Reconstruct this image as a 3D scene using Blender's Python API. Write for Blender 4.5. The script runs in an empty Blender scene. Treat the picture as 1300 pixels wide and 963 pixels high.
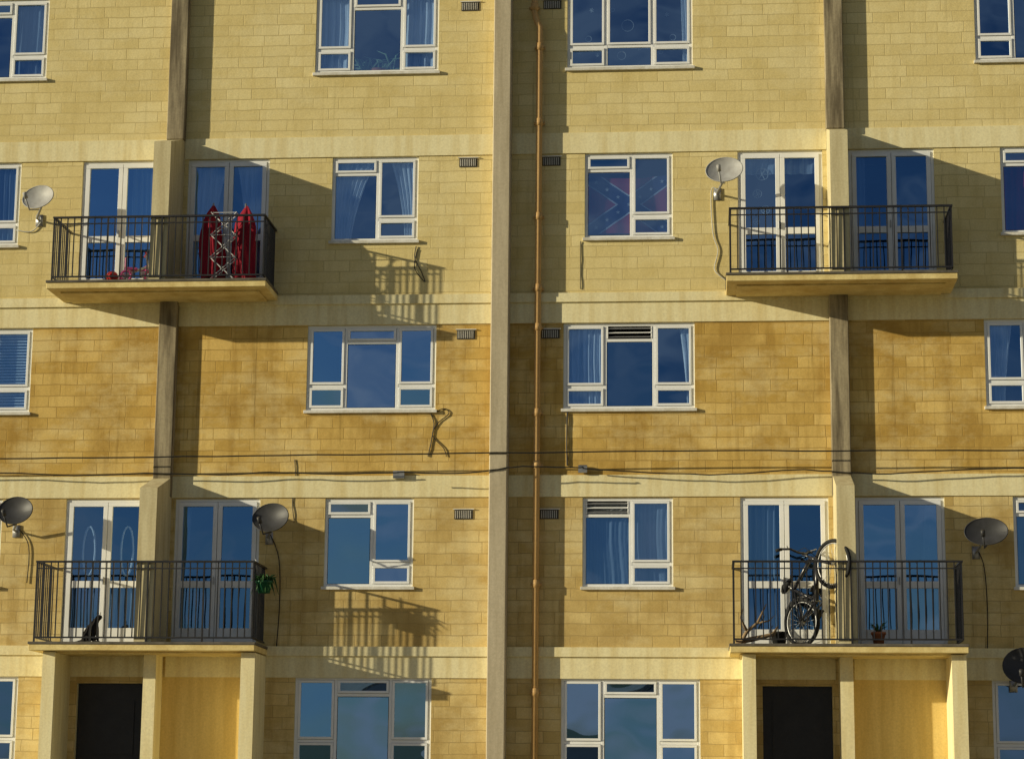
import bpy, math, random
from mathutils import Vector, Matrix
random.seed(11)
S=math.sin;C=math.cos
scene=bpy.context.scene
scene.view_settings.view_transform='Standard'; scene.view_settings.look='None'; scene.view_settings.exposure=0

# ------------------------------------------------------------------ materials
def newmat(name):
    m=bpy.data.materials.new(name); m.use_nodes=True
    nt=m.node_tree; b=nt.nodes['Principled BSDF']
    return m,nt,b
def N(nt,t,**k):
    n=nt.nodes.new(t)
    for a,v in k.items(): setattr(n,a,v)
    return n
def mixc(nt,fac,a,b,bt='MIX'):
    n=N(nt,'ShaderNodeMix',data_type='RGBA',blend_type=bt)
    if isinstance(fac,(int,float)): n.inputs[0].default_value=fac
    else: nt.links.new(fac,n.inputs[0])
    for i,s in ((6,a),(7,b)):
        if isinstance(s,tuple): n.inputs[i].default_value=(*s[:3],1)
        else: nt.links.new(s,n.inputs[i])
    return n.outputs[2]
def noise(nt,vec,scale,detail=4,rough=.6):
    n=N(nt,'ShaderNodeTexNoise'); n.inputs['Scale'].default_value=scale
    n.inputs['Detail'].default_value=detail; n.inputs['Roughness'].default_value=rough
    nt.links.new(vec,n.inputs['Vector']); return n.outputs['Fac']
def ramp(nt,v,lo,hi,a=0.,b=1.):
    n=N(nt,'ShaderNodeMapRange'); n.inputs[1].default_value=lo;n.inputs[2].default_value=hi
    n.inputs[3].default_value=a;n.inputs[4].default_value=b
    nt.links.new(v,n.inputs[0]); return n.outputs[0]
def mapping(nt,vec,sc,loc=(0,0,0)):
    n=N(nt,'ShaderNodeMapping'); n.inputs['Scale'].default_value=sc;n.inputs['Location'].default_value=loc
    nt.links.new(vec,n.inputs['Vector']); return n.outputs[0]
def bump(nt,b,h,st=.3,dist=.01):
    n=N(nt,'ShaderNodeBump'); n.inputs['Strength'].default_value=st;n.inputs['Distance'].default_value=dist
    nt.links.new(h,n.inputs['Height']); nt.links.new(n.outputs[0],b.inputs['Normal'])
def mth(nt,op,a,b_=None,c_=None):
    n=N(nt,'ShaderNodeMath',operation=op)
    for i,s in enumerate((a,b_,c_)):
        if s is None: continue
        if isinstance(s,(int,float)): n.inputs[i].default_value=s
        else: nt.links.new(s,n.inputs[i])
    return n.outputs[0]

def blockwall(name,c1,c2,mort,stain,lightc,st_amt,light_amt,seed,rowh=.186,bw=.43):
    m,nt,b=newmat(name)
    tc=N(nt,'ShaderNodeTexCoord').outputs['Object']
    sx=N(nt,'ShaderNodeSeparateXYZ'); nt.links.new(tc,sx.inputs[0])
    add=mth(nt,'ADD',sx.outputs[0],sx.outputs[1])
    cb=N(nt,'ShaderNodeCombineXYZ'); nt.links.new(add,cb.inputs[0]); nt.links.new(sx.outputs[2],cb.inputs[1])
    wob=N(nt,'ShaderNodeTexNoise'); wob.inputs['Scale'].default_value=3.; wob.inputs['Detail'].default_value=1; nt.links.new(tc,wob.inputs['Vector'])
    va=N(nt,'ShaderNodeVectorMath',operation='MULTIPLY_ADD'); nt.links.new(wob.outputs['Color'],va.inputs[0]); va.inputs[1].default_value=(.03,.03,0); nt.links.new(cb.outputs[0],va.inputs[2])
    br=N(nt,'ShaderNodeTexBrick'); nt.links.new(mapping(nt,va.outputs[0],(1,1,1),(seed,.03,0)),br.inputs['Vector'])
    br.inputs['Color1'].default_value=(0,0,0,1);br.inputs['Color2'].default_value=(1,1,1,1);br.inputs['Mortar'].default_value=(.5,.5,.5,1)
    br.inputs['Scale'].default_value=1;br.inputs['Brick Width'].default_value=bw;br.inputs['Row Height'].default_value=rowh
    br.inputs['Mortar Size'].default_value=.007;br.inputs['Mortar Smooth'].default_value=.5;br.inputs['Bias'].default_value=0
    br.offset=.43; br.squash=1.35; br.squash_frequency=3
    col=mixc(nt,br.outputs['Color'],c1,c2)
    n1=noise(nt,tc,.9,4,.65)
    col=mixc(nt,ramp(nt,n1,.45,.62,0,st_amt),col,stain)
    drip=noise(nt,mapping(nt,tc,(4.5,1,.35),(seed,0,0)),1.,4,.6)
    col=mixc(nt,ramp(nt,drip,.50,.70,0,st_amt),col,stain)
    pat=noise(nt,mapping(nt,tc,(1.,1,1.9),(seed*3,0,5)),.8,5,.68)
    col=mixc(nt,ramp(nt,pat,.48,.64,0,light_amt),col,lightc)
    # sparse dark water streaks
    dk=noise(nt,mapping(nt,tc,(9.,1,.28),(seed*5,1,2)),1.,3,.55)
    col=mixc(nt,ramp(nt,dk,.62,.76,0,st_amt*.8),col,tuple(x*.45 for x in stain))
    fine=noise(nt,tc,38,2,.7)
    col=mixc(nt,ramp(nt,fine,.3,.8,0,.24),col,(.18,.13,.055))
    mf=mth(nt,'MULTIPLY',br.outputs['Fac'],ramp(nt,n1,.35,.65,.9,.3))
    col=mixc(nt,mf,col,mort)
    nt.links.new(col,b.inputs['Base Color']); b.inputs['Roughness'].default_value=.92
    b.inputs['Specular IOR Level'].default_value=.1
    md=noise(nt,tc,14,4,.7)
    h=mth(nt,'MULTIPLY_ADD',br.outputs['Fac'],-.8,md)
    h=mth(nt,'MULTIPLY_ADD',br.outputs['Color'],.35,h)
    bump(nt,b,h,.6,.007)
    return m
CREAM=blockwall('painted_blockwork',(.76,.615,.275),(.86,.72,.36),(.50,.39,.17),(.60,.46,.17),(.88,.78,.46),.38,.35,1.3)
OCHRE=blockwall('stained_blockwork',(.60,.385,.095),(.80,.565,.19),(.36,.22,.06),(.40,.235,.05),(.86,.71,.36),.68,.5,7.1)
OCHRE2=blockwall('weathered_blockwork',(.62,.445,.16),(.78,.60,.26),(.36,.25,.10),(.43,.285,.09),(.84,.72,.40),.6,.5,4.7)

def plain(name,c,c2=None,rough=.8,scale=4,streak=False,spec=.3,bst=.2,metal=0.,lo=.35,hi=.7):
    m,nt,b=newmat(name)
    tc=N(nt,'ShaderNodeTexCoord').outputs['Object']
    if c2 is None: c2=tuple(x*.7 for x in c)
    v=mapping(nt,tc,(6,6,.5)) if streak else tc
    n=noise(nt,v,scale if not streak else 1.,4,.65)
    col=mixc(nt,ramp(nt,n,lo,hi),c,c2)
    if bst:
        f=noise(nt,tc,30,2,.7)
        col=mixc(nt,ramp(nt,f,.35,.75,0,.25),col,tuple(x*.45 for x in c2))
        bump(nt,b,f,bst,.004)
    nt.links.new(col,b.inputs['Base Color']); b.inputs['Roughness'].default_value=rough
    b.inputs['Specular IOR Level'].default_value=spec; b.inputs['Metallic'].default_value=metal
    return m
BAND=plain('painted_band',(.88,.79,.48),(.74,.61,.30),streak=True,lo=.42,hi=.72)
PORCH=plain('porch_render',(.80,.60,.22),(.66,.46,.14),streak=True)
FIN=plain('concrete_fin',(.42,.35,.22),(.14,.11,.065),streak=True,lo=.38,hi=.62)
PIERM=plain('concrete_pier',(.58,.50,.35),(.42,.35,.23),streak=True)
PART=plain('rendered_partition',(.70,.62,.38),(.50,.41,.22),streak=True)
SLAB=plain('balcony_concrete',(.86,.70,.32),(.62,.45,.16),scale=3)
SLABTOP=plain('balcony_floor',(.16,.14,.11),(.08,.07,.05),scale=5)
UPVC=plain('white_upvc',(.86,.86,.86),(.78,.78,.75),rough=.35,bst=0,scale=2,spec=.5)
SILL=plain('sill_paint',(.82,.80,.74),(.60,.56,.46),rough=.6,scale=5)
IRON=plain('black_railing_paint',(.012,.012,.014),(.03,.026,.024),rough=.4,spec=.5,bst=0)
PIPE=plain('painted_pipe',(.66,.42,.17),(.46,.27,.10),rough=.55,streak=True)
ROOM=plain('room_dark',(.04,.04,.04),(.025,.025,.025),bst=0)  # dimness of the rooms put into a near-black colour
CABLE=plain('black_cable',(.015,.015,.015),rough=.6,bst=0)
WCABLE=plain('white_cable',(.6,.6,.56),rough=.6,bst=0)
VENT=plain('vent_metal',(.10,.09,.07),(.05,.045,.035),bst=0)
DISHL=plain('grey_dish',(.38,.38,.37),(.28,.27,.26),rough=.5,scale=8,bst=0)
DISHD=plain('dark_dish',(.045,.045,.05),(.03,.03,.03),rough=.5,scale=8,bst=0)  # darker tone for the lower dishes
METAL=plain('galvanised_metal',(.42,.42,.42),(.3,.3,.3),rough=.4,metal=.6,bst=0)
WHITEM=plain('white_plastic',(.75,.75,.75),rough=.4,bst=0)
REDF=plain('red_canvas',(.36,.010,.03),(.18,.006,.018),rough=.9,streak=True)
PINK=plain('pink_plastic',(.75,.12,.32),rough=.4,bst=0)
REDP=plain('red_plastic',(.6,.03,.03),rough=.4,bst=0)
GREENP=plain('green_plastic',(.012,.11,.05),rough=.5,bst=0)
RUBBER=plain('rubber',(.018,.018,.018),rough=.8,bst=0)
BIKEP=plain('dark_frame_paint',(.02,.02,.025),rough=.3,bst=0,spec=.6)
CATM=plain('black_fur',(.014,.012,.012),(.022,.018,.016),rough=.9,bst=.4)
TERRA=plain('terracotta',(.45,.16,.07),(.33,.11,.05),rough=.9)
WOOD=plain('driftwood',(.33,.24,.14),(.2,.13,.07),rough=.9,streak=True)
DARKDOOR=plain('dark_door_paint',(.03,.028,.03),rough=.4)
LEAF=plain('leaf',(.04,.12,.03),(.02,.07,.02),rough=.6,bst=0)
LEAFL=plain('variegated_leaf',(.30,.42,.25),(.12,.2,.08),rough=.6,bst=0)
ROOFM=plain('roof_felt',(.07,.07,.07),(.05,.05,.05))
GRASS=plain('grass',(.06,.09,.03),(.09,.10,.04),scale=.6)
ASPH=plain('asphalt',(.05,.05,.05),(.035,.035,.035),scale=3)
PAVE=plain('paving',(.45,.40,.31),(.34,.30,.23),scale=2)
PAPER=plain('paper',(.45,.45,.43),bst=0)
STARW=plain('white_cloth',(.36,.36,.40),bst=0)
def curtmat(name,c,tr):
    m,nt,b=newmat(name)
    tc=N(nt,'ShaderNodeTexCoord').outputs['Object']
    n=noise(nt,mapping(nt,tc,(22,1,.6)),1,2,.5)
    col=mixc(nt,ramp(nt,n,.35,.65),c,tuple(x*.7 for x in c))
    nt.links.new(col,b.inputs['Base Color']); b.inputs['Roughness'].default_value=.95
    t=N(nt,'ShaderNodeBsdfTranslucent'); nt.links.new(col,t.inputs[0])
    mx=N(nt,'ShaderNodeMixShader'); mx.inputs[0].default_value=tr
    nt.links.new(b.outputs[0],mx.inputs[1]); nt.links.new(t.outputs[0],mx.inputs[2])
    nt.links.new(mx.outputs[0],nt.nodes['Material Output'].inputs[0]); return m
CURT=curtmat('white_curtain',(.9,.9,.92),.1)
CURTB=curtmat('blue_curtain',(.42,.56,.75),.15)
NET=curtmat('net_curtain',(.34,.38,.44),.2)
def glassmat(name,fac,tint,refl):
    m,nt,b=newmat(name); nt.nodes.remove(b)
    tr=N(nt,'ShaderNodeBsdfTransparent'); tr.inputs[0].default_value=(*tint,1)
    gl=N(nt,'ShaderNodeBsdfGlossy'); gl.inputs['Roughness'].default_value=.01; gl.inputs[0].default_value=(*refl,1)
    tc=N(nt,'ShaderNodeTexCoord').outputs['Object']
    n=noise(nt,tc,1.1,1,.5); bp=N(nt,'ShaderNodeBump'); bp.inputs['Strength'].default_value=.6; bp.inputs['Distance'].default_value=.015
    nt.links.new(n,bp.inputs['Height']); nt.links.new(bp.outputs[0],gl.inputs['Normal'])
    mx=N(nt,'ShaderNodeMixShader'); mx.inputs[0].default_value=fac
    nt.links.new(tr.outputs[0],mx.inputs[1]); nt.links.new(gl.outputs[0],mx.inputs[2])
    nt.links.new(mx.outputs[0],nt.nodes['Material Output'].inputs[0]); return m
GLASS=glassmat('window_glass',.40,(.66,.82,1.),(.27,.54,1.0))
GLASS2=glassmat('window_glass_reflective',.62,(.60,.78,.95),(.32,.58,1.0))

# ------------------------------------------------------------------ mesh builder
class MB:
    def __init__(s): s.v=[];s.f=[];s.m=[];s.mats=[]
    def mi(s,m):
        if m not in s.mats: s.mats.append(m)
        return s.mats.index(m)
    def poly(s,pts,m):
        i=len(s.v); s.v+= [tuple(p) for p in pts]; s.f.append(tuple(range(i,i+len(pts)))); s.m.append(s.mi(m))
    def box(s,x0,x1,y0,y1,z0,z1,m,M=None):
        i=len(s.v)
        P=[(x0,y0,z0),(x1,y0,z0),(x1,y1,z0),(x0,y1,z0),(x0,y0,z1),(x1,y0,z1),(x1,y1,z1),(x0,y1,z1)]
        if M is not None: P=[tuple(M@Vector(p)) for p in P]
        s.v+=P; k=s.mi(m)
        for f in ((0,3,2,1),(4,5,6,7),(0,1,5,4),(1,2,6,5),(2,3,7,6),(3,0,4,7)):
            s.f.append(tuple(i+j for j in f)); s.m.append(k)
    def tube(s,pts,r,m,n=8,cap=True,M=None):
        pts=[Vector(p) for p in pts]
        if M is not None: pts=[M@p for p in pts]
        rs=r if isinstance(r,(list,tuple)) else [r]*len(pts)
        k=s.mi(m); rings=[]; prev=None
        for i,p in enumerate(pts):
            t=(pts[min(i+1,len(pts)-1)]-pts[max(i-1,0)])
            if t.length<1e-9: t=Vector((0,0,1))
            t.normalize()
            if prev is None:
                a=Vector((0,0,1)) if abs(t.z)<.9 else Vector((1,0,0))
                u=t.cross(a).normalized()
            else:
                u=(prev-t*prev.dot(t))
                u.normalize()
            prev=u; w=t.cross(u)
            b=len(s.v)
            for j in range(n):
                an=2*math.pi*j/n; s.v.append(tuple(p+(u*C(an)+w*S(an))*rs[i]))
            rings.append(b)
        for a,b in zip(rings,rings[1:]):
            for j in range(n):
                s.f.append((a+j,a+(j+1)%n,b+(j+1)%n,b+j)); s.m.append(k)
        if cap:
            s.f.append(tuple(rings[0]+j for j in range(n))[::-1]); s.m.append(k)
            s.f.append(tuple(rings[-1]+j for j in range(n))); s.m.append(k)
    def grid(s,fn,nu,nv,m):
        b=len(s.v);k=s.mi(m)
        for j in range(nv+1):
            for i in range(nu+1): s.v.append(tuple(fn(i/nu,j/nv)))
        for j in range(nv):
            for i in range(nu):
                a=b+j*(nu+1)+i; s.f.append((a,a+1,a+nu+2,a+nu+1)); s.m.append(k)
    def obj(s,name,parent=None,smooth=False,bevel=0):
        me=bpy.data.meshes.new(name); me.from_pydata(s.v,[],s.f)
        for m in s.mats: me.materials.append(m)
        me.polygons.foreach_set('material_index',s.m)
        if smooth: me.polygons.foreach_set('use_smooth',[True]*len(s.f))
        me.update(); o=bpy.data.objects.new(name,me); scene.collection.objects.link(o)
        if parent: o.parent=parent
        if bevel:
            bv=o.modifiers.new('bevel','BEVEL'); bv.width=bevel; bv.segments=1; bv.limit_method='ANGLE'
        return o
def empty(name):
    o=bpy.data.objects.new(name,None); scene.collection.objects.link(o); return o

block=empty('apartment_block')
GZ=1.75
FINS=[-19.66,-8.765,2.145,13.04]; PIERS=[-14.2,-3.285,7.60]
XL,XR=-25.1,18.5; ZT=16.35

ROWS={'A':(2.30,4.38,14.15,15.57),'B':(2.64,4.08,11.25,12.685),'C':(2.30,4.42,8.42,9.835),'D':(2.66,4.10,5.56,6.985),'E':(2.25,4.43,2.72,4.135)}
DOORS={'B':(.21,1.585,10.37,12.685),'D':(.21,1.60,4.60,6.985)}
openings=[];windows=[];doors=[]
for fi,fx in enumerate(FINS):
    for sd in (-1,1):
        for r,(a,b,z0,z1) in ROWS.items():
            x0,x1=sorted((fx+sd*a,fx+sd*b)); openings.append((x0,x1,z0,z1)); windows.append((r,fi,sd,x0,x1,z0,z1))
        for r,(a,b,z0,z1) in DOORS.items():
            x0,x1=sorted((fx+sd*a,fx+sd*b)); openings.append((x0,x1,z0,z1)); doors.append((r,fi,sd,x0,x1,z0,z1))
    openings.append((fx-1.28,fx-.2,GZ,4.02))
zones=[(GZ,4.30,OCHRE2),(4.30,7.15,OCHRE2),(7.15,10.0,OCHRE),(10.0,12.85,CREAM),(12.85,ZT,CREAM)]
xs=sorted({XL,XR,*[round(o[i],4) for o in openings for i in (0,1)]}); zs=sorted({*[z[0] for z in zones],ZT,*[o[i] for o in openings for i in (2,3)]})
w=MB()
for i in range(len(xs)-1):
    for j in range(len(zs)-1):
        cx=(xs[i]+xs[i+1])/2; cz=(zs[j]+zs[j+1])/2
        if any(o[0]<cx<o[1] and o[2]<cz<o[3] for o in openings): continue
        m=[z[2] for z in zones if z[0]<cz<z[1]][0]
        w.poly([(xs[i],0,zs[j]),(xs[i+1],0,zs[j]),(xs[i+1],0,zs[j+1]),(xs[i],0,zs[j+1])],m)
for x0,x1,z0,z1 in openings:
    d=.16
    w.poly([(x0,0,z0),(x0,0,z1),(x0,d,z1),(x0,d,z0)],BAND); w.poly([(x1,0,z0),(x1,d,z0),(x1,d,z1),(x1,0,z1)],BAND)
    w.poly([(x0,0,z1),(x1,0,z1),(x1,d,z1),(x0,d,z1)],BAND); w.poly([(x0,0,z0),(x0,d,z0),(x1,d,z0),(x1,0,z0)],BAND)
w.poly([(XL,0,GZ),(XL,0,ZT),(XL,9,ZT),(XL,9,GZ)],CREAM); w.poly([(XR,0,GZ),(XR,9,GZ),(XR,9,ZT),(XR,0,ZT)],CREAM)
w.poly([(XL,9,GZ),(XL,9,ZT),(XR,9,ZT),(XR,9,GZ)],CREAM)
w.obj('walls',block)
w=MB()
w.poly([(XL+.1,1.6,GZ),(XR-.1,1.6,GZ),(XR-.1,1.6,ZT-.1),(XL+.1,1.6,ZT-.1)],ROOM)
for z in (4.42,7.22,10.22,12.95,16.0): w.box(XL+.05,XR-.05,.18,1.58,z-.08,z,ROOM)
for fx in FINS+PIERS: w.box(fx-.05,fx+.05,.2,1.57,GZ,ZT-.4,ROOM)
w.obj('interior_floors',block)
w=MB(); w.box(XL-.3,XR+.3,-.35,9.3,ZT,ZT+.22,BAND); w.box(XL-.1,XR+.1,-.1,9.1,ZT+.22,ZT+.3,ROOFM); w.obj('roof',block)
w=MB(); cuts=sorted(FINS+PIERS)
edges=[XL]+cuts+[XR]
for i in range(len(edges)-1):
    a=edges[i]+(.145 if i else 0); b=edges[i+1]-(.145 if i<len(edges)-2 else 0)
    w.box(a,b,-.022,.0-.001,12.69,13.04,BAND)
    w.box(a,b,-.022,-.001,7.0,7.35,BAND)
    for z in (10.18,4.46):
        w.box(a,b,-.022,-.001,z-.34,z,BAND); w.box(a,b,-.055,-.001,z,z+.15,BAND)
w.obj('string_courses',block)
w=MB()
for fx in FINS:
    for z0,z1 in ((13.0,ZT),(7.0,10.25),):
        w.box(fx-.15,fx+.15,-.15,.002,z0,z1-.002,FIN)
w.obj('concrete_fins',block,bevel=.012)
w=MB()
for px in PIERS: w.box(px-.145,px+.145,-.32,.002,GZ,ZT-.002,PIERM)
w.obj('concrete_piers',block,bevel=.015)
w=MB()
for fx in FINS:
    for zb,zt in ((10.37,12.72),(4.59,7.03)):
        x0,x1=fx-.14,fx+.14
        P=[(-.985,zb),(.003,zb),(.003,zt+.27),(-.15,zt+.27),(-.965,zt)]
        for x,rev in ((x0,False),(x1,True)):
            pts=[(x,y,z) for y,z in P]; w.poly(pts[::-1] if not rev else pts,PART)
        for k in range(len(P)):
            a,b=P[k],P[(k+1)%len(P)]; w.poly([(x0,*a),(x1,*a),(x1,*b),(x0,*b)],PART)
w.obj('balcony_partitions',block)

# ---- windows
fr=MB();gl=MB();cu=MB()
GCUR=GLASS
def light(x0,x1,z0,z1,sash=True,tilt=0,y=.045):
    t=.042 if sash else .012
    e=.004
    if sash:
        fr.box(x0+e,x1-e,y-.03,y+.022,z1-t,z1-e,UPVC); fr.box(x0+e,x1-e,y-.03,y+.022,z0+e,z0+t,UPVC)
        fr.box(x0+e,x0+t,y-.028,y+.02,z0+t,z1-t,UPVC); fr.box(x1-t,x1-e,y-.028,y+.02,z0+t,z1-t,UPVC)
    a=random.uniform(-.006,.006);b=random.uniform(-.008,.008)
    gx0,gx1,gz0,gz1=x0+t-.003,x1-t+.003,z0+t-.003,z1-t+.003
    gl.poly(((gx0,y-a-b,gz0),(gx1,y+a-b,gz0),(gx1,y+a+b,gz1),(gx0,y-a+b,gz1)),GCUR)
def louvre(x0,x1,z0,z1,y=.045):
    n=3; h=(z1-z0)/n
    for i in range(n):
        zc=z0+h*(i+.5)
        M=Matrix.Translation((0,y,zc))@Matrix.Rotation(math.radians(-62),4,'X')@Matrix.Translation((0,-y,-zc))
        fr.box(x0+.02,x1-.02,y-.004,y+.002,zc-h*.42,zc+h*.42,UPVC if i==1 else METAL,M)
    fr.box(x0+.004,x0+.022,y-.02,y+.02,z0+.004,z1-.004,UPVC); fr.box(x1-.022,x1-.004,y-.02,y+.02,z0+.004,z1-.004,UPVC)
def window(x0,x1,z0,z1,cols,open_=None):
    o=.05
    fr.box(x0,x1,.03,.09,z1-o,z1-.001,UPVC); fr.box(x0,x1,.03,.09,z0+.001,z0+o,UPVC)
    fr.box(x0+.001,x0+o,.03,.09,z0+o,z1-o,UPVC); fr.box(x1-o,x1-.001,.03,.09,z0+o,z1-o,UPVC)
    fr.box(x0-.03,x1+.03,-.05,.028,z0-.045,z0+.004,SILL)
    W=x1-x0; a=x0+o; H=z1-z0; m=.024
    for i,(fe,tr,sa) in enumerate(cols):
        b=x0+W*fe if i<len(cols)-1 else x1-o
        b2=b-m if i<len(cols)-1 else b
        if i<len(cols)-1: fr.box(b-m,b+m,.032,.088,z0+o,z1-o,UPVC)
        if tr is None: light(a,b2,z0+o,z1-o,sa)
        else:
            zt=z0+H*tr; fr.box(a,b2,.034,.086,zt-m,zt+m,UPVC)
            top_sash = tr>.5
            if open_ is not None and open_==i: louvre(a,b2,zt+m,z1-o)
            else: light(a,b2,zt+m,z1-o,True)
            light(a,b2,z0+o,zt-m,False if top_sash else sa)
        a=b+m
def curtain(xt0,xt1,xb0,xb1,z0,z1,m=None,folds=6,y=.135,amp=.02):
    m=m or CURT; ph=random.random()*6
    def fn(u,v):
        s=v**1.6
        a=xb0+(xt0-xb0)*s; b=xb1+(xt1-xb1)*s
        uu=u+.02*S(5*v+ph)
        return (a+(b-a)*u, y+amp*S(uu*folds*6.283+ph)*(1-.3*v)+.008*S(uu*folds*13+ph), z0+(z1-z0)*v)
    cu.grid(fn,folds*8,10,m)
def side_curtains(x0,x1,z0,z1,f=.27,m=None,sweep=0.):
    w_=(x1-x0)*f
    curtain(x0+.04,x0+w_,x0+.04,x0+w_*(1-sweep),z0,z1,m,4); curtain(x1-w_,x1-.04,x1-w_*(1-sweep),x1-.04,z0,z1,m,4)
for r,fi,sd,x0,x1,z0,z1 in windows:
    k=(r,fi,sd); W=x1-x0
    GCUR=GLASS2 if k in (('C',1,1),('D',1,1),('E',1,1),('E',2,-1)) else GLASS
    if r in 'ACE':
        cols=[(.30,.29,True),(.70,.80,False),(1,.29,True)]
        if k==('A',2,-1) : cols=[(.31,.27,True),(.68,.27,False),(1,.27,True)]
        if k==('C',2,-1): cols=[(.32,.26,True),(.69,.80,False),(1,.26,True)]
        window(x0,x1,z0,z1,cols,1 if k==('C',2,-1) else None)
    else:
        window(x0,x1,z0,z1,[(.53,.80,False),(1,.26,True)],0 if k==('D',2,-1) else None)
    if k==('A',1,1): side_curtains(x0,x1,z0,z1,.28)
    elif k==('B',1,1):
        curtain(x0+.05,x0+W*.50,x0+.05,x0+W*.22,z0,z1,None,7); curtain(x0+W*.66,x1-.05,x0+W*.84,x1-.05,z0,z1,None,5)
    elif k==('B',2,-1): pass
    elif k==('C',2,-1): curtain(x0+.05,x0+W*.29,x0+.05,x0+W*.29,z0,z1,None,6); curtain(x1-W*.12,x1-.05,x1-W*.06,x1-.05,z0,z1,None,2)
    elif k in (('C',1,1),('D',1,1)): pass
    elif k==('D',2,-1): curtain(x0+.04,x1-.04,x0+.04,x1-.04,z0,z0+(z1-z0)*.95,NET,9,amp=.012)
    elif k==('C',1,-1):
        for q in range(26): fr.box(x0+.06,x1-.06,.12,.15,z0+.06+q*.05,z0+.085+q*.05,UPVC,None)
    elif k==('C',2,1): curtain(x0+.04,x0+W*.22,x0+.04,x0+W*.15,z0,z1,None,4); curtain(x0+W*.5,x1-.04,x0+W*.6,x1-.04,z0,z1,None,5)
    elif k==('A',2,-1): curtain(x1-W*.10,x1-.05,x1-W*.08,x1-.05,z0,z1,None,2)
    elif k==('B',2,1): curtain(x0+.04,x0+W*.4,x0+.04,x0+W*.3,z0,z1,REDF,4); curtain(x1-W*.3,x1-.04,x1-W*.3,x1-.04,z0,z1,REDF,4)
    elif k==('D',2,1): curtain(x0+.04,x1-.04,x0+.04,x1-.04,z0,z1,NET,6)
    elif r!='E' or fi in (0,3):
        if random.random()<.8: side_curtains(x0,x1,z0,z1,random.uniform(.15,.3),random.choice([CURT,NET,CURTB]),random.choice([0,.4]))
def door(x0,x1,z0,z1,r):
    o=.05
    fr.box(x0,x1,.03,.09,z1-o,z1-.001,UPVC); fr.box(x0,x1,.03,.09,z0+.001,z0+.04,UPVC)
    fr.box(x0+.001,x0+o,.03,.09,z0+.04,z1-o,UPVC); fr.box(x1-o,x1-.001,.03,.09,z0+.04,z1-o,UPVC)
    xm=(x0+x1)/2; H=z1-z0
    for a,b in ((x0+o,xm),(xm,x1-o)):
        t=.075; e=.004; y0,y1=.012,.07
        zb=z0+.04; zt=z1-o
        fr.box(a+e,b-e,y0,y1,zt-.07,zt-e,UPVC); fr.box(a+e,b-e,y0,y1,zb+e,zb+.26,UPVC)
        fr.box(a+e,a+t,y0+.002,y1,zb+.26,zt-.07,UPVC); fr.box(b-t,b-e,y0+.002,y1,zb+.26,zt-.07,UPVC)
        zm=z0+H*.42; fr.box(a+t,b-t,y0+.004,y1,zm-.055,zm+.055,UPVC)
        for p,q in ((zb+.26,zm-.055),(zm+.055,zt-.07)):
            aa=random.uniform(-.004,.004);bb_=random.uniform(-.005,.005)
            gl.poly([(a+t,.045-aa-bb_,p),(b-t,.045+aa-bb_,p),(b-t,.045+aa+bb_,q),(a+t,.045-aa+bb_,q)],GCUR)
    fr.box(xm-.035,xm-.02,-.02,.012,z0+1.0,z0+1.12,METAL)
for r,fi,sd,x0,x1,z0,z1 in doors:
    k=(r,fi,sd); W=x1-x0
    GCUR=GLASS2 if k in (('D',2,1),('B',1,-1)) else GLASS
    door(x0,x1,z0,z1,r)
    if k==('B',1,1): curtain(x0+.05,x0+W*.47,x0+.05,x0+W*.25,z0,z1,None,5); curtain(x1-W*.42,x1-.05,x1-W*.22,x1-.05,z0,z1,None,5)
    elif k==('D',1,-1):
        for cx in (x0+.38,x1-.38):
            cu.tube([(cx+.10*S(t*6.283),.12,z0+1.55+.40*C(t*6.283)) for t in [q/20 for q in range(21)]],.018,CURT,5)
            curtain(cx-.25,cx+.25,cx-.25,cx+.25,z0+.3,z0+1.0,NET,5)
    elif k==('D',1,1): curtain(x0+.05,x0+.25,x0+.05,x0+.2,z0,z1,NET,3)
    elif k==('D',2,-1): curtain(x0+.05,x0+W*.4,x0+.05,x0+W*.4,z0,z1,NET,5)
    elif k==('D',2,1): curtain(x1-W*.2,x1-.05,x1-W*.3,x1-.05,z0,z1,NET,4)
    elif k==('B',1,-1): curtain(x0+W*.6,x1-.05,x0+W*.6,x1-.05,z0,z1,NET,5)
    elif k==('B',2,-1): curtain(x0+.05,x1-.05,x0+.05,x1-.05,z0+1.95,z1,NET,6)
    elif k==('B',2,1): curtain(x0+.05,x0+W*.2,x0+.05,x0+W*.2,z0,z1,NET,3)
fr.obj('window_frames',block,bevel=.003); gl.obj('window_panes',block); cu.obj('curtains',block,smooth=True)

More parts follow.
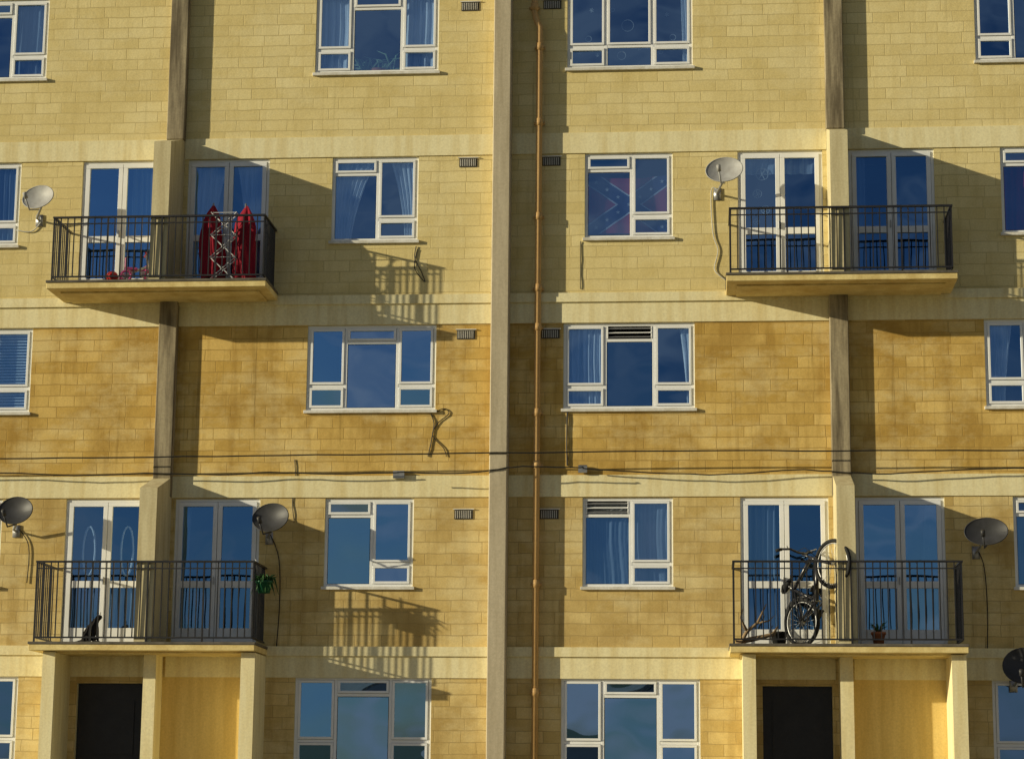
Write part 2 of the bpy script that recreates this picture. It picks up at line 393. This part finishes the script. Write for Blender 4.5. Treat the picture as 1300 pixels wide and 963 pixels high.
w=MB()
for fx in FINS:
    x0,x1=fx-1.28,fx-.2
    w.box(x0+.002,x1-.002,.08,.13,GZ,4.018,DARKDOOR); w.box(x0+.15,x1-.15,.06,.079,2.9,3.75,DARKDOOR)
    w.box(fx-1.60,fx-1.40,-.9,-.001,GZ,4.449,BAND); w.box(fx+1.55,fx+1.77,-.9,-.001,GZ,4.449,BAND)
    w.box(fx-.10,fx+.10,-.45,-.001,GZ,4.449,BAND)
    w.poly([(fx+.101,-.004,GZ),(fx+1.549,-.004,GZ),(fx+1.549,-.004,4.12),(fx+.101,-.004,4.12)],PORCH)
w.obj('entrance_porches',block)
def balcony(fx,z,h):
    p=MB(); hw=1.79
    p.box(fx-hw,fx+hw,-1.06,-.057,z-.105,z-.012,SLAB)
    p.box(fx-hw-.012,fx+hw+.012,-1.075,-.057,z-.012,z+.03,SLABTOP)
    p.box(fx-hw+.16,fx+hw-.16,-.8,-.057,z-.13,z-.105,SLAB)
    p.obj('balcony_slab',block,bevel=.006)
    q=MB(); r=1.725; y=-1.0; b=z+.10; t=z+h
    q.box(fx-r-.02,fx+r+.02,y-.022,y+.022,t-.03,t,IRON)
    q.box(fx-r,fx+r,y-.012,y+.012,b-.012,b+.012,IRON)
    q.box(fx-r,fx+r,y-.010,y+.010,t-.13,t-.112,IRON)
    n=int(2*r/.108)
    for i in range(n+1):
        x=fx-r+2*r*i/n
        w_=.017 if i%8 else .026
        q.box(x-w_/2,x+w_/2,y-w_/2,y+w_/2,(b if i%8 else z+.03),t-.031,IRON)
    for sx in (-r,r):
        x=fx+sx
        q.box(x-.02,x+.02,y+.023,-.002,t-.03,t-.001,IRON); q.box(x-.01,x+.01,y+.013,-.002,b-.011,b+.011,IRON)
        for i in range(1,10):
            yy=y+i*.1; q.box(x-.008,x+.008,yy-.008,yy+.008,b,t-.031,IRON)
    q.obj('balcony_railing',block)
for fx in FINS:
    balcony(fx,10.36,1.10); balcony(fx,4.57,1.30)

w=MB()
for px in PIERS:
    for dx in (-.575,.80):
        for z in (15.27,12.56,9.66,6.72):
            cx=px+dx
            w.box(cx-.15,cx+.15,-.012,-.001,z-.075,z+.075,VENT)
            for i in range(9): w.box(cx-.13+i*.03,cx-.122+i*.03,-.022,-.0125,z-.06,z+.06,SILL)
            w.box(cx-.17,cx+.17,-.03,-.001,z+.078,z+.092,SILL)
w.obj('wall_vents',block)

w=MB()
for n_,px in enumerate(PIERS):
    xx=px+.60
    pts=[(xx-.09,-.11,16.3),(xx-.09,-.11,15.10),(xx-.07,-.11,15.0),(xx,-.11,14.84),(xx,-.11,14.6),(xx,-.11,GZ+.02)]
    w.tube(pts,.05,PIPE,14)
    for z in (15.2,14.5,13.2,11.6,10.4,9.75,8.35,7.5,5.6,3.9):
        x_=xx if z<15 else xx-.09
        w.tube([(x_,-.11,z-.06),(x_,-.11,z+.06)],.062,PIPE,14)
        w.box(x_-.09,x_+.09,-.07,-.03,z-.02,z+.02,PIPE); w.box(x_-.02,x_+.02,-.04,-.001,z-.03,z+.03,PIPE)
w.obj('drainpipe',block,smooth=True)

w=MB()
def smoothpts(p,n=5):
    out=[]
    for i in range(len(p)-1):
        p0=p[max(i-1,0)];p1=p[i];p2=p[i+1];p3=p[min(i+2,len(p)-1)]
        for j in range(n):
            t=j/n
            out.append(tuple(.5*((2*p1[k])+(-p0[k]+p2[k])*t+(2*p0[k]-5*p1[k]+4*p2[k]-p3[k])*t*t+(-p0[k]+3*p1[k]-3*p2[k]+p3[k])*t**3) for k in range(2)))
    out.append(p[-1]); return out
def cable(pts,r=.012,m=CABLE,jit=.012,y=-.035):
    out=[(a+random.uniform(-jit,jit)*.3,y+random.uniform(-.003,.003),b+random.uniform(-jit,jit)*.5) for a,b in smoothpts(pts)]
    w.tube(out,r,m,6)
cable([(-20,7.55),(-16,7.58),(-11.5,7.60),(-8.9,7.62),(-6.2,7.64),(-3.3,7.66),(-.5,7.68),(2.1,7.67),(5.3,7.66),(9,7.65),(13,7.64)],.012,y=-.34,jit=.012)
cable([(-20,7.38),(-15,7.34),(-11.5,7.39),(-10.2,7.35),(-9,7.38),(-7.8,7.35),(-7,7.39),(-5.9,7.36),(-4.9,7.38)],.011,y=-.17,jit=.012)
cable([(-4.9,7.36),(-4.1,7.33),(-3.5,7.37),(-2.9,7.44),(-2,7.42),(-1.95,7.43)],.011,y=-.34,jit=.01)
cable([(-1.95,7.43),(-1.2,7.38),(-.4,7.34),(.4,7.33),(1.4,7.40),(2.1,7.36),(2.9,7.33),(4.2,7.40),(6,7.40),(9,7.37),(13,7.42)],.011,y=-.17,jit=.012)
cable([(-6.62,7.62),(-6.60,7.3),(-6.64,6.95),(-6.60,6.6)],.007,jit=.003,y=-.012)
cable([(-4.42,8.36),(-4.36,8.2),(-4.4,7.9),(-4.45,7.66)],.009,jit=.006,y=-.015)
cable([(-4.35,8.38),(-4.2,8.44),(-4.12,8.36),(-4.3,8.2),(-4.38,8.0),(-4.2,7.8),(-4.15,7.66)],.008,jit=.004,y=-.015)
cable([(-4.70,11.15),(-4.72,10.95),(-4.6,10.7),(-4.55,10.55),(-4.72,10.78),(-4.68,11.1)],.008,jit=.004,y=-.015)
cable([(-2.2,8.4),(-2.21,7.9),(-2.2,7.5)],.014,jit=.004,y=-.02)
cable([(-2.0,11.2),(-2.0,10.8),(-2.0,10.4)],.007,jit=.004,y=-.012)
w.box(-5.0,-4.82,-.09,-.03,7.30,7.42,METAL); w.box(-2.02,-1.88,-.09,-.03,7.38,7.5,METAL)
w.obj('wall_cables',block)

def dish(x,z,mat,wd=.30,ht=.215,yaw=-18,side=-1,cab=None):
    p=MB(); M=Matrix.Translation((x,-.42,z))@Matrix.Rotation(math.radians(yaw),4,'Z')@Matrix.Rotation(math.radians(-14),4,'X')
    p.grid(lambda u,v:M@Vector((wd*v*C(u*6.28319), -.075*v*v, ht*v*S(u*6.28319))),32,8,mat)
    p.grid(lambda u,v:M@Vector((wd*v*C(u*6.28319), -.075*v*v+.012, ht*v*S(u*6.28319))),32,8,mat)
    p.tube([M@Vector((wd*C(a),-.07,ht*S(a))) for a in [i*2*math.pi/32 for i in range(33)]],.009,mat,6)
    p.tube([M@Vector((0,.02,-ht*.9)),M@Vector((-.02,-.2,-ht-.1)),M@Vector((-.03,-.36,-ht+.03))],.014,mat,6)
    p.tube([M@Vector((-.03,-.34,-ht+.04)),M@Vector((-.03,-.42,-ht+.1))],.035,mat,8)
    p.tube([M@Vector((0,.02,0)),M@Vector((0,.1,-.02)),(x+side*.12,-.16,z-.26),(x+side*.12,-.01,z-.26)],.02,METAL,8)
    p.box(x+side*.12-.06,x+side*.12+.06,-.02,-.001,z-.36,z-.16,METAL)
    if cab:
        pts=[(x+side*.10,z-.2)]+[(x+dx,z+dz) for dx,dz in cab]
        p.tube([(a,-.02,b) for a,b in smoothpts(pts)],.008,WCABLE if mat is DISHL else CABLE,6)
    return p.obj('satellite_dish',None,smooth=True)
DPOS=[(-10.93,11.93,DISHL,.29,.21,-15,-1,[(-.1,-.3),(-.25,-.45),(-.5,-.42)]),
 (.35,12.22,DISHL,.30,.22,-10,-1,[(-.22,-.2),(-.2,-.9),(-.12,-1.2),(-.18,-1.5),(-.1,-1.62),(.0,-1.7)]),
 (-11.05,6.72,DISHD,.30,.23,-8,-1,[(.1,-.5),(.1,-1.1)]),
 (-6.88,6.60,DISHD,.31,.235,-14,-1,[(.05,-.6),(.08,-1.3),(.05,-2.0)]),
 (4.33,6.36,DISHD,.33,.22,-10,-1,[(.0,-.5),(.03,-1.2),(0,-1.9)]),
 (4.84,4.30,DISHD,.32,.28,-10,-1,None)]
for d in DPOS: dish(*d)

# ------------------------------------------------------------------ things on the balconies
UZ=10.392; LZ=4.602
def parasol(x,y,z,h,lean,ph):
    p=MB()
    def fn(u,v):
        a=u*2*math.pi
        prof=[.02,.10,.15,.175,.185,.19,.20,.19,.20,.17]
        t=v*9; i=min(int(t),8); r=prof[9-i]*(1-(t-i))+prof[8-i]*(t-i)
        r*=1+.16*S(a*5+v*3+ph)+.10*S(a*3+v*7+ph*2)+.05*S(a*9-v*11)
        return (x+lean*v+.02*S(v*6+ph)+r*C(a)*.95, y+r*S(a)*.8, z+.06+.05*S(a*3+ph)*(1-v)+v*(h-.06))
    p.grid(fn,64,24,REDF)
    p.tube([(x,y,z),(x+lean,y,z+h+.04)],.016,METAL,8)
    p.tube([(x,y,z),(x,y,z+.05)],.16,RUBBER,16)
    p.obj('folded_parasol',None,smooth=True)
parasol(-7.97,-.60,UZ,1.33,.0,.4); parasol(-7.42,-.58,UZ,1.32,-.02,2.1)
p=MB()
for yy in (-.90,-.78):
    for k in range(3):
        z0=UZ+.02+k*.37
        p.tube([(-7.93,yy,z0),(-7.52,yy,z0+.37)],.009,WHITEM,6); p.tube([(-7.52,yy+.02,z0),(-7.93,yy+.02,z0+.37)],.009,WHITEM,6)
for k in range(4):
    for xx in (-7.93,-7.52): p.tube([(xx,-.92,UZ+.02+k*.37),(xx,-.76,UZ+.02+k*.37)],.008,WHITEM,6)
    p.tube([(-7.93,-.90,UZ+.02+k*.37),(-7.52,-.90,UZ+.02+k*.37)],.006,WHITEM,6)
p.obj('clothes_airer')
def torus_pts(c,r,ax,n=24):
    return [(c[0]+r*C(2*math.pi*i/n),c[1],c[2]+r*S(2*math.pi*i/n)) for i in range(n+1)]
p=MB(); M=Matrix.Translation((-9.15,-.7,UZ))@Matrix.Rotation(.3,4,'Z')
def wheel(c,r,m,M,t=.022):
    p.tube(torus_pts(c,r,'y',20),t,m,8,False,M)
    for i in range(3):
        a=i*math.pi/3; p.tube([(c[0]-r*C(a),c[1],c[2]-r*S(a)),(c[0]+r*C(a),c[1],c[2]+r*S(a))],.012,WHITEM,5,True,M)
wheel((.22,0,.13),.11,PINK,M); wheel((-.2,-.14,.1),.08,PINK,M); wheel((-.2,.14,.1),.08,PINK,M)
p.tube([(-.2,-.14,.1),(-.2,.14,.1)],.012,METAL,6,True,M); p.tube([(-.2,0,.1),(-.1,0,.2),(.15,0,.3),(.22,0,.13)],.025,WHITEM,8,True,M)
p.tube([(.15,0,.3),(.12,0,.5)],.018,WHITEM,8,True,M); p.tube([(.10,-.14,.5),(.12,0,.51),(.10,.14,.5)],.016,REDP,8,True,M)
p.box(-.2,-.02,-.08,.08,.22,.26,PINK,M); p.box(-.22,-.19,-.08,.08,.26,.42,PINK,M)
p.obj('toy_tricycle',None,bevel=.003)
p=MB(); M=Matrix.Translation((-8.99,-.40,UZ+.0))
for sx in (-.13,.13):
    for sy in (-.1,.1): p.tube(torus_pts((sx,sy,.055),.045,'y',14),.012,WHITEM,6,False,M)
p.tube([(-.15,0,.06),(.1,0,.32),(.2,0,.55)],.01,PINK,6,True,M)
p.tube([(.15,0,.06),(-.1,0,.32)],.01,PINK,6,True,M)
def hood(u,v):
    a=math.pi*u; b=math.pi*v*.9+.1
    return M@Vector((.17*C(b)*1-.02,.11*C(a),.27+.13*S(a)*S(b)))
p.grid(hood,10,10,PINK)
p.box(-.17,.15,-.1,.1,.18,.27,WHITEM,M)
p.obj('toy_pram')
def ball(p,c,r,m):
    p.grid(lambda u,v:(c[0]+r*S(math.pi*v)*C(6.2832*u),c[1]+r*S(math.pi*v)*S(6.2832*u),c[2]-r*C(math.pi*v)),18,10,m)
p=MB(); ball(p,(-9.55,-.8,UZ+.1),.1,REDP); p.obj('toy_ball',None,smooth=True)

p=MB()
p.tube([(.52,-.8,LZ+.03),(.62,-.78,LZ+.2),(.78,-.8,LZ+.33),(.92,-.82,LZ+.62)],[.035,.03,.022,.008],WOOD,7)
p.tube([(.62,-.78,LZ+.2),(.52,-.84,LZ+.4),(.56,-.86,LZ+.55)],[.025,.016,.006],WOOD,6)
p.tube([(.45,-.7,LZ+.04),(.75,-.72,LZ+.1),(1.02,-.75,LZ+.16),(1.1,-.7,LZ+.3)],[.045,.04,.03,.01],WOOD,7)
p.tube([(.78,-.8,LZ+.33),(.95,-.8,LZ+.36),(1.05,-.78,LZ+.45)],[.018,.012,.005],WOOD,6)
p.obj('driftwood_branch',None,smooth=True)
def lathe(p,c,prof,m,n=20):
    L_=len(prof)-1
    p.grid(lambda u,v:(c[0]+prof[int(round(v*L_))][0]*C(6.2832*u),c[1]+prof[int(round(v*L_))][0]*S(6.2832*u),c[2]+prof[int(round(v*L_))][1]),n,L_,m)
p=MB(); lathe(p,(2.62,-.72,LZ),[(0,.0),(.075,0),(.10,.16),(.105,.16),(.115,.16),(.115,.20),(.1,.2),(.095,.15),(0,.15)],TERRA)
for i in range(14):
    a=i*.9; l=.12+.08*random.random(); p.tube([(2.62,-.72,LZ+.15),(2.62+.06*C(a),-.72+.06*S(a),LZ+.2+l*.5),(2.62+.14*C(a),-.72+.14*S(a),LZ+.17+l)],[.008,.012,.002],LEAF,4)
p.obj('terracotta_pot',None,smooth=True)
p=MB(); lathe(p,(1.12,-.35,LZ),[(0,0),(.09,0),(.12,.2),(.13,.2),(.13,.23),(.11,.23),(.1,.18),(0,.18)],RUBBER); p.obj('plant_pot',None,smooth=True)
# green trough with a trailing plant, hooked over the end railing
cx,cy,cz=-6.90,-.80,LZ+.78
p=MB(); lathe(p,(cx,cy,cz),[(0,0),(.09,0),(.12,.16),(.135,.16),(.135,.19),(.11,.19),(0,.17)],GREENP)
p.tube([(cx-.12,cy,cz+.17),(cx-.14,cy,cz+.5),(cx-.16,cy,cz+.54)],.007,METAL,6)
for i in range(46):
    a=i*2.4; r_=.05+.12*random.random(); h_=random.uniform(-.22,.16)
    q0=Vector((cx+.03*C(a),cy+.03*S(a),cz+.17)); q1=Vector((cx+r_*C(a),cy+r_*S(a),cz+.22+.06*random.random())); q2=Vector((cx+(r_+.07)*C(a),cy+(r_+.07)*S(a),cz+.16+h_))
    p.tube([q0,q1,q2],[.005,.018,.003],LEAF,4)
p.obj('hanging_planter',None,smooth=True)

# bicycle, stood up on its back wheel, front wheel raised toward the railing
p=MB()
ax=Vector((.42,-.46,.78)).normalized(); ay=Vector((-ax.y,ax.x,0)).normalized(); az=ax.cross(ay)
k_=1.08
M=Matrix(((ax.x,ay.x,az.x,1.48),(ax.y,ay.y,az.y,-.24),(ax.z,ay.z,az.z,LZ+.385),(0,0,0,1)))@Matrix.Scale(k_,4)
def T(pts,r,m,n=8,cap=True): p.tube(pts,r,m,n,cap,M)
R_=.33
for cx in (0,1.02):
    T(torus_pts((cx,0,0),R_,'y',36),.030,RUBBER,8,False); T(torus_pts((cx,0,0),R_-.038,'y',36),.010,METAL,6,False)
    T([(cx,-.04,0),(cx,.04,0)],.024,METAL,10)
    for i in range(16):
        a=i*math.pi/8; T([(cx,.02*(-1)**i,0),(cx+(R_-.03)*C(a),0,(R_-.03)*S(a))],.003,METAL,3)
bb=(.42,0,-.06); seat=(.28,0,.42); head=(.84,0,.42); hb=(.88,0,.30)
T([bb,seat],.026,BIKEP);T([seat,head],.026,BIKEP);T([bb,hb],.032,BIKEP);T([head,hb],.03,BIKEP)
T([seat,(.26,0,.56)],.016,METAL)
for sy in (-.05,.05):
    T([(0,sy,0),(bb[0],sy*.4,bb[2])],.015,BIKEP,6);T([(0,sy,0),(seat[0],sy*.4,seat[2]-.04)],.014,BIKEP,6);T([(1.02,sy,0),(.95,sy,.15),(.89,sy*.8,.28)],.022,BIKEP,6)
T([head,(.79,0,.60)],.02,BIKEP)
T([(.76,-.31,.72),(.80,-.18,.68),(.80,-.08,.60),(.80,.08,.60),(.80,.18,.68),(.76,.31,.72)],.018,BIKEP,8)
for sy in (-1,1):
    T([(.76,.30*sy,.72),(.72,.38*sy,.73)],.025,RUBBER,8); T([(.80,.22*sy,.68),(.86,.30*sy,.66)],.008,METAL,5)
T([(.80,-.1,.62),(.95,-.12,.50),(.93,-.03,.30)],.005,RUBBER,5); T([(.80,.1,.62),(.92,.16,.48),(.60,.03,.42)],.005,RUBBER,5)
T([(.12,0,.58),(.22,0,.585),(.32,0,.575),(.40,0,.565)],[.055,.065,.038,.015],RUBBER,10)
T(torus_pts(bb,.10,'y',20),.010,BIKEP,6,False)
T([(bb[0],-.06,bb[2]),(bb[0]+.16,-.08,bb[2]+.06)],.012,METAL,6);T([(bb[0],.06,bb[2]),(bb[0]-.16,.08,bb[2]-.06)],.012,METAL,6);T([(bb[0],-.07,bb[2]),(bb[0],.07,bb[2])],.015,METAL,8)
for q in ((.58,-.12,0),(.26,.12,-.12)): p.box(q[0]-.05,q[0]+.05,q[1]-.04,q[1]+.04,q[2]-.012,q[2]+.012,RUBBER,M)
for s_ in (.09,-.09): T([(bb[0],.03,bb[2]+s_),(0,.03,s_*.4)],.005,RUBBER,4)
# mudguard over the back wheel
T([(.37*C(a),0,.37*S(a)) for a in [math.radians(20+i*14) for i in range(11)]],.018,BIKEP,6)
p.obj('bicycle',None,smooth=True)

def cat(x,y,z):
    V_=[(0,0,.10),(.05,0,.16),(.11,0,.24),(.15,0,.33),(.20,0,.385),(.255,0,.385),
        (.14,.045,.20),(.155,.045,.09),(.17,.045,.015),(.21,.045,.012),
        (.14,-.045,.20),(.155,-.045,.09),(.17,-.045,.015),(.21,-.045,.012),
        (.03,.08,.07),(.10,.09,.07),(.04,.085,.02),(.12,.085,.014),
        (.03,-.08,.07),(.10,-.09,.07),(.04,-.085,.02),(.12,-.085,.014),
        (-.08,0,.04),(-.19,.02,.022),(-.30,.07,.018),(-.36,.14,.016)]
    E=[(0,1),(1,2),(2,3),(3,4),(4,5),(2,6),(6,7),(7,8),(8,9),(2,10),(10,11),(11,12),(12,13),(0,14),(14,15),(15,16),(16,17),(0,18),(18,19),(19,20),(20,21),(0,22),(22,23),(23,24),(24,25)]
    Rr=[.088,.085,.07,.04,.052,.024,.035,.022,.018,.017,.035,.022,.018,.017,.05,.035,.02,.016,.05,.035,.02,.016,.022,.017,.014,.009]
    me=bpy.data.meshes.new('cat'); me.from_pydata(V_,E,[]); o=bpy.data.objects.new('cat',me); scene.collection.objects.link(o)
    o.modifiers.new('skin','SKIN')
    if not me.skin_vertices:
        bpy.context.view_layer.objects.active=o; o.select_set(True)
        try: bpy.ops.mesh.customdata_skin_add()
        except Exception: pass
    for i,sv in enumerate(me.skin_vertices[0].data): sv.radius=(Rr[i],Rr[i]); sv.use_root=(i==0)
    ss=o.modifiers.new('sub','SUBSURF'); ss.levels=2; ss.render_levels=2
    me.materials.append(CATM); o.location=(x,y,z); o.rotation_euler=(0,0,math.radians(-20)); o.scale=(1.05,1.05,1.05)
    e=MB()
    for sy in (-1,1):
        b=[(.185,sy*.045,.42),(.215,sy*.02,.43),(.20,sy*.018,.425)]; t=(.195,sy*.042,.475)
        e.poly([b[0],b[1],t],CATM); e.poly([b[1],b[2],t],CATM); e.poly([b[2],b[0],t],CATM)
    e.obj('ears',o)
cat(-9.72,-.72,LZ)

def flagmat():
    m,nt,b=newmat('flag_cloth'); tc=N(nt,'ShaderNodeTexCoord').outputs['Generated']
    sx=N(nt,'ShaderNodeSeparateXYZ'); nt.links.new(tc,sx.inputs[0])
    X=sx.outputs[0];Z=sx.outputs[2]
    d1=mth(nt,'ABSOLUTE',mth(nt,'SUBTRACT',X,Z)); d2=mth(nt,'ABSOLUTE',mth(nt,'SUBTRACT',mth(nt,'ADD',X,Z),1.))
    d=mth(nt,'MINIMUM',d1,d2)
    col=mixc(nt,mth(nt,'LESS_THAN',d,.16),(.26,.015,.04),(.38,.38,.42)); col=mixc(nt,mth(nt,'LESS_THAN',d,.13),col,(.012,.02,.09))
    nt.links.new(col,b.inputs['Base Color']); b.inputs['Roughness'].default_value=.9; return m
FL=flagmat(); p=MB()
bx0,bx1=2.145-4.08,2.145-2.64
p.grid(lambda u,v:(bx0+.04+u*(bx1-bx0-.08),.13+.014*S(u*17+v*3)+.008*S(u*31),11.36+v*.98-.05*S(u*3.14)*v),40,8,FL)
p.obj('hanging_flag',None,smooth=True)
p=MB()
for k in range(-3,4):
    for sg in (1,-1):
        if k==0 and sg<0: continue
        x=(bx0+bx1)/2+k*.18; z=11.84+sg*k*.128
        pts=[]
        for i in range(10):
            a=math.pi/2+i*math.pi/5; r=.038 if i%2==0 else .016; pts.append((x+r*C(a),.105,z+r*S(a)))
        p.poly(pts,STARW)
p.obj('flag_stars',bpy.data.objects['hanging_flag'])
def ring(p,x,z,r,m,y=.11,t=.006): p.tube([(x+r*C(a),y,z+r*S(a)) for a in [i*math.pi/8 for i in range(17)]],t,m,5,False)
def snow(p,x,z,r,m):
    for i in range(3):
        a=i*1.047+x; p.tube([(x-r*C(a),.11,z-r*S(a)),(x+r*C(a),.11,z+r*S(a))],.006,m,4)
p=MB(); ax0=2.145-4.38
for i,(dx,dz,r) in enumerate(((.35,.5,.05),(.40,1.0,.04),(1.0,.72,.10),(1.2,.32,.04),(1.75,.5,.05),(1.65,.9,.035),(.9,.2,.07),(.2,.25,.03),(.75,1.0,.03),(1.4,1.05,.04),(1.55,.25,.035),(.5,.22,.035))):
    (ring if i%2==0 else snow)(p,ax0+dx,14.2+dz,r,PAPER)
p.obj('window_decorations')
p=MB()
for i,(dx,dz,r) in enumerate(((.4,1.95,.10),(.32,1.62,.07),(.45,1.35,.07),(.3,1.15,.05))):
    ring(p,.56+dx,10.37+dz,r,PAPER); snow(p,.56+dx,10.37+dz,r*.9,PAPER)
p.obj('door_decorations')
p=MB()
for k in range(34):
    a=random.uniform(-1.3,1.3); l=random.uniform(.2,.5); x=-5.42+random.uniform(-.25,.25)
    p.tube([(x,.17,14.2),(x+.5*l*S(a),.17+random.uniform(-.04,.03),14.2+.75*l*C(a)),(x+l*S(a)*1.2,.17,14.2+l*C(a)*.9)],[.012,.016,.002],LEAFL,4)
lathe(p,(-5.42,.25,14.15),[(0,0),(.12,0),(.16,.12),(0,.12)],TERRA)
p.obj('houseplant',None,smooth=True)

# ------------------------------------------------------------------ ground
p=MB()
ys=[900,60,9.5,-11,-14,-17,-60,-900]
def gz(y): return GZ if y>=-11 else (1.05 if y==-14 else .35)
xs2=[-900,-60,-20,0,20,60,900]
for i in range(len(ys)-1):
    for j in range(len(xs2)-1):
        p.poly([(xs2[j],ys[i+1],gz(ys[i+1])),(xs2[j+1],ys[i+1],gz(ys[i+1])),(xs2[j+1],ys[i],gz(ys[i])),(xs2[j],ys[i],gz(ys[i]))],GRASS)
p.obj('ground')
p=MB(); p.box(-40,35,-9.5,-1.1,GZ+.004,GZ+.05,PAVE); p.obj('bounce_pavement')  # unseen forecourt, made wide and pale to bounce light under the balconies
p=MB(); p.poly([(-300,-34,.354),(300,-34,.354),(300,-27,.354),(-300,-27,.354)],ASPH); p.obj('road')
p=MB(); p.box(-300,300,-37,-34,.30,.47,PAVE); p.box(-300,300,-27,-26.7,.30,.47,PAVE); p.obj('kerb')

# ------------------------------------------------------------------ light
SV=Vector((2.75,1.0,-.66)).normalized()
sd=bpy.data.lights.new('sun','SUN'); sd.energy=5.0; sd.angle=math.radians(.5); sd.color=(1,.90,.64)
so=bpy.data.objects.new('sun',sd); scene.collection.objects.link(so); so.rotation_euler=SV.to_track_quat('-Z','Y').to_euler(); so.location=(-40,-20,30)
wd=bpy.data.worlds.new('World'); scene.world=wd; wd.use_nodes=True; nt=wd.node_tree
sky=nt.nodes.new('ShaderNodeTexSky'); sky.sky_type='NISHITA'; sky.sun_disc=False
sky.sun_elevation=math.asin(-SV.z); sky.sun_rotation=math.atan2(-SV.x,-SV.y); sky.air_density=1.; sky.dust_density=.4; sky.ozone_density=2.5
bg=nt.nodes['Background']; bg.inputs[1].default_value=.058
g=N(nt,'ShaderNodeTexCoord').outputs['Generated']
cn=noise(nt,mapping(nt,g,(7,7,18)),1.,4,.55)
fac=ramp(nt,cn,.46,.64,0,.8)
cl=mixc(nt,fac,sky.outputs[0],(6.5,5.8,5.6))
nt.links.new(cl,bg.inputs[0])

# ------------------------------------------------------------------ camera
psi,pt,rl=math.radians(4.996),math.radians(10.982),math.radians(.537)
F=Vector((-S(psi)*C(pt),C(psi)*C(pt),S(pt)));R=Vector((C(psi),S(psi),0));U=R.cross(F)
R2=R*C(rl)+U*S(rl);U2=-R*S(rl)+U*C(rl)
cd=bpy.data.cameras.new('camera'); cam=bpy.data.objects.new('camera',cd); scene.collection.objects.link(cam)
cam.matrix_world=Matrix(((R2.x,U2.x,-F.x,0),(R2.y,U2.y,-F.y,-35.5),(R2.z,U2.z,-F.z,2.0),(0,0,0,1)))
cd.sensor_width=36; cd.lens=2850/1300*36; cd.clip_end=3000; cd.clip_start=.1
scene.camera=cam
